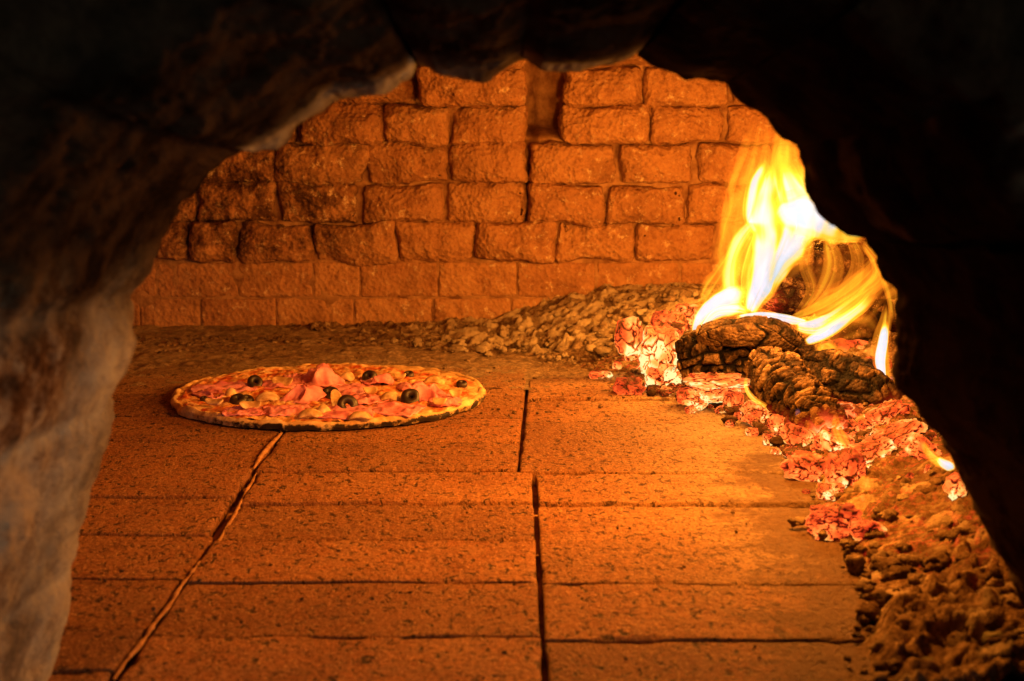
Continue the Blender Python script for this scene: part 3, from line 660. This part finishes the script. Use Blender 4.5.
log('split_wood', 'smooth reddish split piece of wood lying on the front charred log', [(698, 335, 1.505), (735, 332, 1.49), (770, 333, 1.49), (796, 343, 1.50)], [9, 15, 15, 12], 30, 60, 5, crack_w=.07, depth=.16, heat=None, ash=.5, n_al=200, n_ar=100, endp=14, lump=.14, cat='wood')
log('charred_log', 'ribbed charred log sloping down to the right like a caterpillar', [(762, 358, 1.48), (778, 377, 1.43), (800, 400, 1.38), (822, 424, 1.34), (840, 446, 1.31)], [18, 27, 29, 26, 17], 140, 62, 9, crack_w=.26, depth=.24, facet=.5, heat=lambda V, t, a: .9 * sst(t, .72, .98) + .5 * sst(V[:, 2], .03, .005), ash=.42, endp=5, n_al=380)
log('charred_log', 'knobbly charred stick running behind the ribbed log', [(782, 340, 1.58), (800, 352, 1.56), (818, 368, 1.53), (836, 384, 1.50)], [9, 14, 13, 9], 90, 100, 14, ash=.3, heat=low(.05, .02, .4), n_al=200, n_ar=100)
log('charred_log', 'blackened log with deep cracks right of the ribbed log', [(806, 362, 1.50), (838, 376, 1.45), (872, 394, 1.40), (906, 420, 1.36)], [14, 26, 27, 18], 60, 75, 17, crack_w=.18, depth=.26, ash=.02, heat=lambda V, t, a: .8 * sst(V[:, 2], .03, .0) + .35 * sst(t, .75, 1), endp=4)
log('burning_log', 'thick burning log wrapped in flames above the others', [(760, 300, 1.57), (778, 288, 1.58), (810, 278, 1.60), (850, 276, 1.64), (895, 272, 1.68)], [15, 30, 36, 36, 32], 60, 80, 21, crack_w=.16, depth=.15, ash=.0, heat=lambda V, t, a: .5 * sst(t, .2, .03) + .03, endp=5, lump=.1)
log('burning_log', 'dark log standing upright behind the tall right flame', [(842, 372, 1.66), (856, 348, 1.64), (872, 322, 1.63), (884, 300, 1.62)], [24, 26, 22, 14], 70, 75, 25, crack_w=.14, depth=.15, ash=-.05, heat=lambda V, t, a: .55 * sst(t, .5, .1), endp=6)
log('charcoal_stick', 'dark charcoal sliver with glowing edges in the coals at the right', [(826, 410, 1.38), (850, 416, 1.37), (876, 428, 1.36)], [8, 13, 8], 90, 110, 31, heat=lambda V, t, a: .75 + 0 * t, ash=.05, n_al=160, n_ar=90, cat='charcoal')

# ================================================================== FLAMES
def tongue(parent, pts, hw, I, seed, flat=.55, soft=1.0, lo=.45, su=3., sv=6., blue=0, name='flame_tongue', tip=(.15, .25), dY=0):
    org = np.array(parent.location)
    P = [at(x, y, Y + dY) for x, y, Y in pts]; rm = [w * pxm(p[2]) for w, p in zip(hw, pts)]
    V, Fq, t, a, N, r = tube(P, rm, 110, 40, flat, 3.0)
    V = V + N * (fbm(V * np.array([45, 45, 22]), 2, seed) * .28 * r)[:, None]
    Ii = spline(I, 110)[:, 0]; Ii = np.repeat(Ii, 40) * sst(t, 0, max(tip[0], .01)) * sst(1 - t, 0, max(tip[1], .01))
    L = np.sum(np.linalg.norm(np.diff(np.array(P), axis=0), axis=1))
    at_ = {'fire': np.clip(Ii, 0, 1.3), 'su': np.cos(a) * su + seed * 3.1, 'sv': t * L * sv, 'sw': np.sin(a) * su * .5, 'soft': np.full(len(V), soft), 'lo': np.full(len(V), lo), 'blue': np.full(len(V), blue)}
    return mesh_np(name, V - org, Fq, M_FLAME, parent, at_)
FY = 1.53
fire = empty('fire', tuple(at(790, 318, FY))); tag(fire, 'tall bright fire with blue-white core and yellow edges rising from the logs', 'fire')
T = lambda *a, **k: tongue(fire, *a, **k)
def pth(l, Y=FY): return [(p[0], p[1], p[2] if len(p) > 2 else Y) for p in l]
# big soft orange body
T(pth([(770, 312), (764, 270), (770, 225), (778, 175), (782, 108)], 1.58), [18, 42, 46, 32, 14], [.26, .3, .38, .4, .32], 1, soft=.4, lo=.45, tip=(.1, .12), flat=.8, su=4)
T(pth([(735, 300), (738, 240), (746, 190), (757, 140), (762, 100)], 1.60), [9, 18, 20, 13, 6], [.3, .38, .4, .36, .28], 2, soft=.4, tip=(.2, .3))
T(pth([(800, 235), (798, 200), (793, 165), (795, 125)], 1.55), [22, 26, 18, 10], [.34, .42, .42, .36], 3, soft=.5)
# white core
T(pth([(750, 314), (762, 288), (777, 258), (786, 222), (780, 185), (771, 138)]), [10, 15, 21, 38, 30, 9], [.85, 1.1, 1.1, 1.05, .9, .42], 4, soft=.9, lo=.55, tip=(.05, .2), flat=.6, sv=14, su=4)
T(pth([(770, 226), (792, 214), (818, 222), (840, 232), (866, 239)]), [12, 29, 21, 14, 7], [.7, .95, 1., .85, .45], 5, soft=.9, lo=.6, tip=(.15, .1), dY=-.01, sv=14)
T(pth([(760, 236), (753, 214), (760, 182), (772, 158)]), [7, 12, 13, 8], [.6, .85, .8, .5], 6, soft=.4, dY=.005)
T(pth([(756, 300), (764, 270), (768, 235), (762, 200), (768, 160)]), [6, 12, 20, 18, 9], [.4, .6, .7, .6, .3], 61, soft=.9, lo=.5, dY=.012)
T(pth([(776, 262), (794, 238), (806, 212), (796, 180), (784, 150)]), [6, 14, 20, 18, 8], [.4, .6, .7, .55, .3], 62, soft=.9, lo=.5, dY=.015)
T(pth([(740, 310), (736, 270), (742, 220), (752, 170), (764, 120)], 1.56), [14, 24, 26, 22, 10], [.22, .3, .34, .34, .28], 63, soft=.9, lo=.1, su=6)
T(pth([(812, 230), (806, 200), (796, 160), (786, 115)], 1.57), [16, 26, 26, 14], [.24, .32, .36, .3], 64, soft=.9, lo=.15, su=6)
T(pth([(800, 318), (850, 300), (885, 262), (866, 236)], 1.54), [14, 26, 20, 10], [.22, .3, .32, .26], 65, soft=.9, lo=.1, su=6)
# left loops
T(pth([(757, 220), (741, 240), (732, 262), (731, 285), (738, 303), (750, 314)]), [9, 9, 8, 9, 9, 5], [.55, .6, .58, .6, .6, .5], 7, soft=.6, lo=.6, tip=(.1, .06))
T(pth([(760, 225), (753, 250), (747, 275), (748, 300), (757, 315)]), [6, 7, 7, 7, 4], [.5, .58, .56, .58, .5], 8, soft=.6, lo=.6, tip=(.1, .06))
T(pth([(752, 230), (738, 262), (742, 300)]), [12, 18, 12], [.26, .26, .26], 9, soft=.4)
# low left white flame and its orange plume
T(pth([(693, 334), (704, 317), (720, 305), (738, 300), (752, 303)]), [4, 8, 12, 15, 12], [.8, 1.05, 1.1, .9, .5], 10, soft=.6, lo=.5, tip=(.08, .35))
T(pth([(700, 330), (715, 312), (736, 309), (750, 313)]), [3, 5, 6, 4], [.7, .9, .9, .6], 18, soft=.6, lo=.5, tip=(.1, .2), dY=-.005)
T(pth([(700, 322), (714, 298), (726, 278), (738, 252), (745, 228)]), [9, 17, 16, 12, 6], [.48, .5, .42, .36, .25], 11, soft=.6, tip=(.1, .3), dY=.02)
# glow between the logs
T(pth([(736, 317), (762, 316), (785, 319), (808, 323)], 1.50), [3, 4.5, 5, 4], [.8, 1., 1., .9], 12, soft=.3, lo=.75, tip=(.1, .1))
# right hand sweep
T(pth([(794, 326), (816, 327), (838, 315), (862, 296), (882, 268)], 1.49), [5, 9, 9, 7, 4], [.8, .9, .62, .45, .3], 13, soft=.4, lo=.6, tip=(.08, .3), su=5)
T(pth([(804, 343), (824, 333), (846, 319), (868, 300), (884, 274)], 1.50), [5, 7, 7, 6, 4], [.9, 1.0, .75, .5, .3], 14, soft=.4, lo=.65, tip=(.08, .35))
T(pth([(790, 320), (815, 311), (842, 296), (868, 274), (884, 250)], 1.48), [6, 9, 9, 9, 5], [.4, .42, .4, .35, .25], 15, soft=.5, tip=(.1, .25))
T(pth([(800, 318), (834, 306), (866, 286), (884, 262)], 1.50), [10, 20, 22, 10], [.22, .26, .26, .2], 17, soft=.4)
# veils over the burning log
for i, (p, w, I) in enumerate([
    ([(826, 236), (834, 262), (826, 288), (804, 314)], [7, 10, 9, 6], [.42, .36, .36, .36]),
    ([(812, 238), (806, 264), (812, 290), (796, 315)], [5, 7, 7, 5], [.38, .28, .32, .34]),
    ([(850, 238), (858, 262), (848, 290), (818, 314)], [7, 9, 10, 6], [.42, .32, .34, .36]),
    ([(862, 238), (880, 262), (878, 282), (846, 304)], [6, 9, 9, 6], [.42, .34, .36, .36]),
    ([(842, 238), (844, 270), (834, 300), (818, 318)], [18, 34, 28, 14], [.24, .17, .2, .22]),
    ([(858, 238), (881, 266), (891, 292), (895, 325)], [5, 7, 7, 5], [.4, .38, .38, .3]),
    ([(818, 345), (830, 360), (836, 378)], [12, 15, 8], [.42, .45, .35]),
    ([(836, 340), (846, 330), (862, 325), (876, 335)], [8, 12, 14, 8], [.26, .26, .26, .2]),
    ([(812, 345), (830, 350), (850, 362), (872, 376)], [7, 14, 18, 10], [.42, .34, .28, .22])]):
    T(pth(p, 1.51), w, I, 20 + i, soft=.5, lo=.3, su=2.5, flat=.4, tip=(.15, .18))
# tall flame at the right jamb
fr = empty('flame', tuple(at(886, 392, 1.44))); tag(fr, 'slim blue-white flame standing beside the right stone jamb', 'flame')
tongue(fr, pth([(888, 396), (883, 372), (882, 348), (886, 322), (887, 300)], 1.44), [6, 9, 10, 8, 4], [.36, .5, .52, .5, .35], 41, soft=.7, tip=(.15, .2))
tongue(fr, pth([(884, 380), (881, 362), (883, 340), (887, 318)], 1.43), [4, 6, 6, 3], [1.0, 1.25, 1.15, .8], 42, soft=.5, lo=.8, tip=(.08, .25))
tongue(fr, pth([(900, 408), (893, 392), (888, 376)], 1.44), [4, 5, 4], [.5, .6, .5], 43, blue=.8, tip=(.25, .2))
# little flame low on the right
LY = rest_Y(948, 474) - .02
fl = empty('flame', tuple(at(946, 470, LY))); tag(fl, 'little low flame licking out at the right jamb over the ash', 'flame')
tongue(fl, pth([(922, 440), (928, 452), (938, 461), (950, 469)], LY), [4, 6, 7, 5], [.42, .52, .6, .5], 44, soft=.8)
tongue(fl, pth([(936, 457), (943, 463), (950, 467), (953, 471)], LY - .01), [2, 4, 4.5, 3], [.6, .95, 1.05, .8], 45, soft=.5, lo=.8)
# flames licking along the ribbed log
fw = empty('flame', tuple(at(780, 420, 1.38))); tag(fw, 'thin yellow flame line licking along the lower side of the ribbed log', 'flame')
tongue(fw, pth([(748, 372), (746, 386), (753, 398), (770, 409), (788, 423), (803, 437), (818, 448)], 1.40), [2, 3, 3.5, 3, 2.5, 3, 2], [.4, .6, .65, .45, .6, .6, .4], 46, soft=.3, tip=(.15, .1))
tongue(fw, pth([(797, 408), (800, 420), (806, 432), (815, 444)], 1.34), [3, 4, 4, 3], [.3, .38, .38, .3], 47, blue=.75)
tongue(fw, pth([(836, 412), (836, 426), (842, 440), (850, 450)], 1.25), [3, 6, 7, 5], [.25, .42, .48, .4], 48, soft=.5)

# ================================================================== PIZZA
PC = gnd(330, 399); PR = .1585
def build_pizza():
    root = empty('pizza', (PC[0], PC[1], .001)); tag(root, 'thin crust pizza with ham, olives and mushrooms baking on the brick floor', 'pizza')
    t = NT('pizza_crust'); n = t.noise(70, 5, .65); n2 = t.noise(28, 4, .6)
    c = t.ramp(n, [(.32, (.34, .17, .06)), (.5, (.64, .42, .2)), (.7, (.82, .62, .36))])
    ch = t.mr(t.math('ADD', t.attr('burn'), t.math('MULTIPLY', t.math('SUBTRACT', t.noise(60, 5, .7), .5), 2.6)), .45, .8, 0, 1)
    c = t.mix(ch, c, (.02, .01, .006)); m_cr = t.pbsdf(c, .75, t.bump(n, .002, .8), spec=.3)
    t = NT('melted_cheese'); n = t.noise(75, 5, .6); n2 = t.noise(180, 4, .6); n3 = t.noise(45, 3, .5)
    c = t.ramp(n, [(.36, (.42, .06, .025)), (.46, (.62, .2, .07)), (.54, (.74, .42, .2)), (.68, (.86, .64, .42))])
    c = t.mix(t.mr(n2, .58, .7, 0, .7), c, (.5, .12, .04)); c = t.mix(t.mr(n3, .62, .7, 0, .5), c, (.3, .26, .05))
    m_ch = t.pbsdf(c, .42, t.bump(t.math('ADD', n, t.math('MULTIPLY', n2, .5)), .003, 1.), spec=.5)
    t = NT('cooked_ham'); n = t.noise(60, 4, .6); c = t.ramp(n, [(.35, (.55, .14, .2)), (.65, (.78, .34, .45))]); m_ham = t.pbsdf(c, .5, t.bump(n, .001, .6), spec=.45, **{'Subsurface Weight': .15, 'Subsurface Radius': (.004, .001, .001), 'Subsurface Scale': 1.})
    t = NT('black_olive'); n = t.noise(120, 3); c = t.ramp(n, [(.4, (.012, .008, .008)), (.7, (.05, .025, .02))]); m_ol = t.pbsdf(c, .48, spec=.6)
    t = NT('mushroom'); n = t.noise(90, 4); c = t.ramp(n, [(.38, (.42, .24, .1)), (.6, (.78, .58, .36))]); m_mu = t.pbsdf(c, .6, t.bump(n, .0006, .5), spec=.3)
    def edge(a): return PR * (1 + .014 * vn(np.stack([np.cos(a) * 2, np.sin(a) * 2, a * 0], -1), 2) + .012 * vn(np.stack([np.cos(a) * 7, np.sin(a) * 7, a * 0], -1), 3) + .015 * np.exp(-((a - math.pi) / .18) ** 2))
    na = 420; a = np.linspace(0, 2 * math.pi, na, endpoint=False); ER = edge(a)
    # crust: closed cross-section swept round
    pr = [(.0, .001), (.5, .001), (.9, .001), (.99, .0004), (1., .0012), (1.005, .0045), (.996, .0068), (.985, .0085), (.972, .0086), (.96, .0080), (.95, .0074), (.88, .007), (.8, .0068), (.5, .006), (.0, .006)]
    pr = spline(np.array(pr), 60); m = len(pr)
    A, K = np.meshgrid(a, np.arange(m), indexing='ij'); rad = pr[K, 0] * ER[:, None]; z = pr[K, 1]
    P = np.stack([np.cos(A) * rad, np.sin(A) * rad, z], -1)
    puff = 1 + .22 * vn(np.stack([np.cos(A) * 5, np.sin(A) * 5, A * 0], -1), 6) + .22 * vn(np.stack([np.cos(A) * 14, np.sin(A) * 14, A * 0], -1), 8)
    P[..., 2] = .001 + (P[..., 2] - .001) * np.where(pr[K, 0] > .85, puff, 1) ; P += fbm(P * 90, 3, 5)[..., None] * .0009
    burn = sst(pr[K, 0], .93, 1.0) * sst(P[..., 2], .0085, .004) * (.1 + .95 * sst(np.cos(A + 1.1), .1, .7)) + .25 * sst(vn(P * 60, 9), .2, .7) * sst(pr[K, 0], .9, 1)
    mesh_np('crust', P, grid_faces(na, m), m_cr, root, {'burn': np.clip(burn, 0, 1)}) if False else None
    Fq = grid_faces(m, na, True); Pt = P.transpose(1, 0, 2)
    mesh_np('crust', Pt.reshape(-1, 3), Fq, m_cr, root, {'burn': np.clip(burn * .8, 0, 1).T.ravel()})
    # topping layer
    rr = np.linspace(0, .972, 110); A, Q = np.meshgrid(a, rr, indexing='ij'); rad = Q * ER[:, None] * (1 + .02 * vn(np.stack([np.cos(A) * 12, np.sin(A) * 12, Q * 0], -1), 4) * Q)
    X, Y = np.cos(A) * rad, np.sin(A) * rad; P = np.stack([X, Y, X * 0], -1)
    z = .0082 + .0022 * fbm(P * 55, 4, 7) + .0022 * np.abs(fbm(P * 110, 3, 9)) ; z = np.where(Q > .92, z - (Q - .92) * .05, z)
    V = np.stack([X, Y, z], -1).transpose(1, 0, 2).reshape(-1, 3); mesh_np('cheese_topping', V, grid_faces(len(rr), na, True), m_ch, root)
    def loc(px, py, z): g = gnd(px, py, z); return np.array([g[0] - PC[0], g[1] - PC[1], z])
    def ham(px, py, w, d, h, rot, seed):
        n, m = 46, 30; U, W = np.meshgrid(np.linspace(-1, 1, n), np.linspace(-1, 1, m), indexing='ij')
        rr = np.hypot(U, W) ; sc = 1 / np.maximum(1, rr ** .35); U2, W2 = U * sc, W * sc
        P = np.stack([U2 * 1.3 + seed * 3.3, W2 * 1.3, U * 0], -1)
        fold = np.abs(vn(P * 1.1, seed)) ** .7; ridge = (1 - np.abs(vn(P * .9 + 4, seed + 1)) * 1.9).clip(0, 1)
        z = h * (ridge * .9 + fold * .35) * sst(1.25 - rr, 0, .9) + .0016 * fbm(P * 3, 3, seed)
        X = U2 * w + z * .5 * vn(P, seed + 5); Y = W2 * d + z * .35 * vn(P, seed + 6)
        X, Y = X * math.cos(rot) - Y * math.sin(rot), X * math.sin(rot) + Y * math.cos(rot)
        c = loc(px, py, .010); V = np.stack([X + c[0], Y + c[1], z + c[2]], -1)
        o = mesh_np('ham_slice', V, grid_faces(n, m), m_ham, root); md = o.modifiers.new('thick', 'SOLIDIFY'); md.thickness = .0014; md.offset = 1
    k = pxm(1.56)
    for i, (px, py, w, d, h, rot) in enumerate([(322, 382, 19, 16, 16, .3), (306, 398, 17, 18, 15, -.4), (225, 388, 30, 13, 7, .1), (212, 395, 12, 12, 7, .8), (377, 381, 15, 14, 12, .2), (428, 397, 17, 15, 14, -.2), (415, 388, 16, 12, 9, .5),
                                               (288, 411, 20, 14, 7, .3), (345, 413, 24, 16, 7, .1), (395, 410, 22, 16, 8, -.3), (280, 385, 20, 12, 7, .2), (245, 412, 18, 11, 5, 0), (350, 390, 22, 14, 8, .9), (445, 402, 14, 12, 7, .1), (365, 400, 16, 12, 6, .6), (300, 378, 14, 10, 5, .4)]):
        ham(px, py, w * k * 1.15, d * k * 1.7, h * k * (.95 if i in (0, 1, 4, 5) else .5), rot, i + 3)
    def olive(px, py, r, tilt, rot, seed):
        n, m = 30, 18; A, B = np.meshgrid(np.linspace(0, 2 * math.pi, n, endpoint=False), np.linspace(0, 2 * math.pi, m, endpoint=False), indexing='ij')
        q = r * k; Rm = q * .56; rm = q * .42
        V = np.stack([np.cos(A) * (Rm + rm * np.cos(B)), np.sin(A) * (Rm + rm * np.cos(B)), np.sin(B) * rm * 1.35], -1); V *= (1 + .15 * vn(V * 90 + seed, 2))[..., None]
        ct, s_ = math.cos(tilt), math.sin(tilt); V = np.stack([V[..., 0], V[..., 1] * ct - V[..., 2] * s_, V[..., 1] * s_ + V[..., 2] * ct], -1)
        cr, sr = math.cos(rot), math.sin(rot); V = np.stack([V[..., 0] * cr - V[..., 1] * sr, V[..., 0] * sr + V[..., 1] * cr, V[..., 2]], -1)
        c = loc(px, py, .0085 + q * .45 * abs(s_) + .001); V = V + c
        i = np.arange(n)[:, None]; j = np.arange(m)[None]; f = np.stack([i * m + j, ((i + 1) % n) * m + j, ((i + 1) % n) * m + (j + 1) % m, i * m + (j + 1) % m], -1).reshape(-1, 4)
        mesh_np('olive_slice', V.reshape(-1, 3), f, m_ol, root)
    for i, (px, py, r, tl, ro) in enumerate([(255, 384, 9, .9, .3), (238, 402, 8, .5, 0), (247, 401, 7, .3, 1), (347, 406, 9.5, 1.2, .2), (330, 395, 9, .6, -.2), (370, 378, 8, 1.0, -.4), (385, 382, 7, .2, 0), (411, 399, 10, .9, .1), (409, 376, 6, .3, 0), (462, 385, 6, .3, .5), (204, 400, 4, .3, 0)]):
        olive(px, py, r, tl, ro, i * 5.)
    def mush(px, py, w, d, tilt, rot, seed):
        D, Fq = blob_dirs(12); V = D * np.array([w * k, d * k, 1.9 * k * 1.4]); s = V[:, 0] / (w * k)
        V[:, 2] += .0035 * (s * s) * (1 if seed % 2 else -1) + .0006 * vn(V * 200, seed); V[:, 1] *= (1 - .35 * np.cos(s * 2.3) * (V[:, 1] < 0)); 
        ct, s_ = math.cos(tilt), math.sin(tilt); V = np.stack([V[:, 0], V[:, 1] * ct - V[:, 2] * s_, V[:, 1] * s_ + V[:, 2] * ct], -1)
        cr, sr = math.cos(rot), math.sin(rot); V = np.stack([V[:, 0] * cr - V[:, 1] * sr, V[:, 0] * sr + V[:, 1] * cr, V[:, 2]], -1)
        mesh_np('mushroom_slice', V + loc(px, py, .0135), Fq, m_mu, root)
    for i, (px, py, w, d, tl, ro) in enumerate([(268, 398, 15, 6, .5, .2), (250, 407, 13, 6, .4, .3), (310, 414, 15, 6, .4, 0), (336, 402, 7, 11, .9, .3), (390, 397, 13, 6, .5, -.1), (283, 383, 14, 6, .6, -.2), (346, 377, 11, 6, .5, -.4), (440, 403, 9, 5, .4, -.3), (360, 416, 14, 5, .3, 0), (215, 404, 12, 5, .3, -.4), (433, 381, 15, 6, .3, -.2),
                                                (400, 378, 8, 4, .3, 0), (302, 391, 12, 5, .5, .1), (370, 392, 9, 5, .5, .2), (325, 410, 9, 5, .6, .8), (455, 395, 8, 5, .5, .2), (232, 393, 8, 5, .5, .5)]):
        mush(px, py, w * .8, d * 1.15, tl, ro, i)
build_pizza()

# ================================================================== LIGHT
def point(name, loc, W, col, r):
    l = bpy.data.lights.new(name, 'POINT'); l.energy = W; l.color = col; l.shadow_soft_size = r
    o = bpy.data.objects.new(name, l); COL.objects.link(o); o.location = loc; return o
point('fire_light', at(785, 225, 1.66), 7.6, (1, .345, .035), .03)
point('fire_light_low', at(790, 245, 1.42), 4.0, (1, .38, .05), .03)
point('ember_light', at(680, 265, 1.55), 2.2, (1, .4, .055), .03)
point('added_front_fill', at(735, 190, 1.12), 14.5, (1, .33, .03), .03)  # added fill lamp in empty air before the fire, brightens the front floor
point('ember_light_low', at(752, 290, 1.36), .5, (1, .4, .075), .04)
l = bpy.data.lights.new('room_light', 'AREA'); l.energy = .5; l.spread = math.radians(64); l.color = (.92, 1, .84); l.size = .5
o = bpy.data.objects.new('room_light', l); COL.objects.link(o); o.location = (.5, -.25, .2)
o.rotation_euler = (Vector((-.24, .68, .08)) - Vector(o.location)).to_track_quat('-Z', 'Y').to_euler()

w = bpy.data.worlds.new('World'); S.world = w; w.use_nodes = True
w.node_tree.nodes['Background'].inputs[0].default_value = (.004, .0035, .003, 1); w.node_tree.nodes['Background'].inputs[1].default_value = 1.

cam = bpy.data.cameras.new('camera'); co = bpy.data.objects.new('camera', cam); COL.objects.link(co)
co.location = (0, 0, HC); co.rotation_euler = (math.pi / 2 - TH, 0, 0)
cam.sensor_width = 36; cam.lens = 36 * F_PX / 1024; cam.clip_start = .01; cam.clip_end = 50
cam.dof.use_dof = True; cam.dof.focus_distance = 1.45; cam.dof.aperture_fstop = 13
S.camera = co
S.view_settings.view_transform = 'Standard'; S.view_settings.look = 'None'; S.view_settings.exposure = 0; S.view_settings.gamma = 1
S.cycles.transparent_max_bounces = 48; S.cycles.max_bounces = 8; S.cycles.diffuse_bounces = 5; S.cycles.use_denoising = True; S.cycles.sample_clamp_indirect = 4
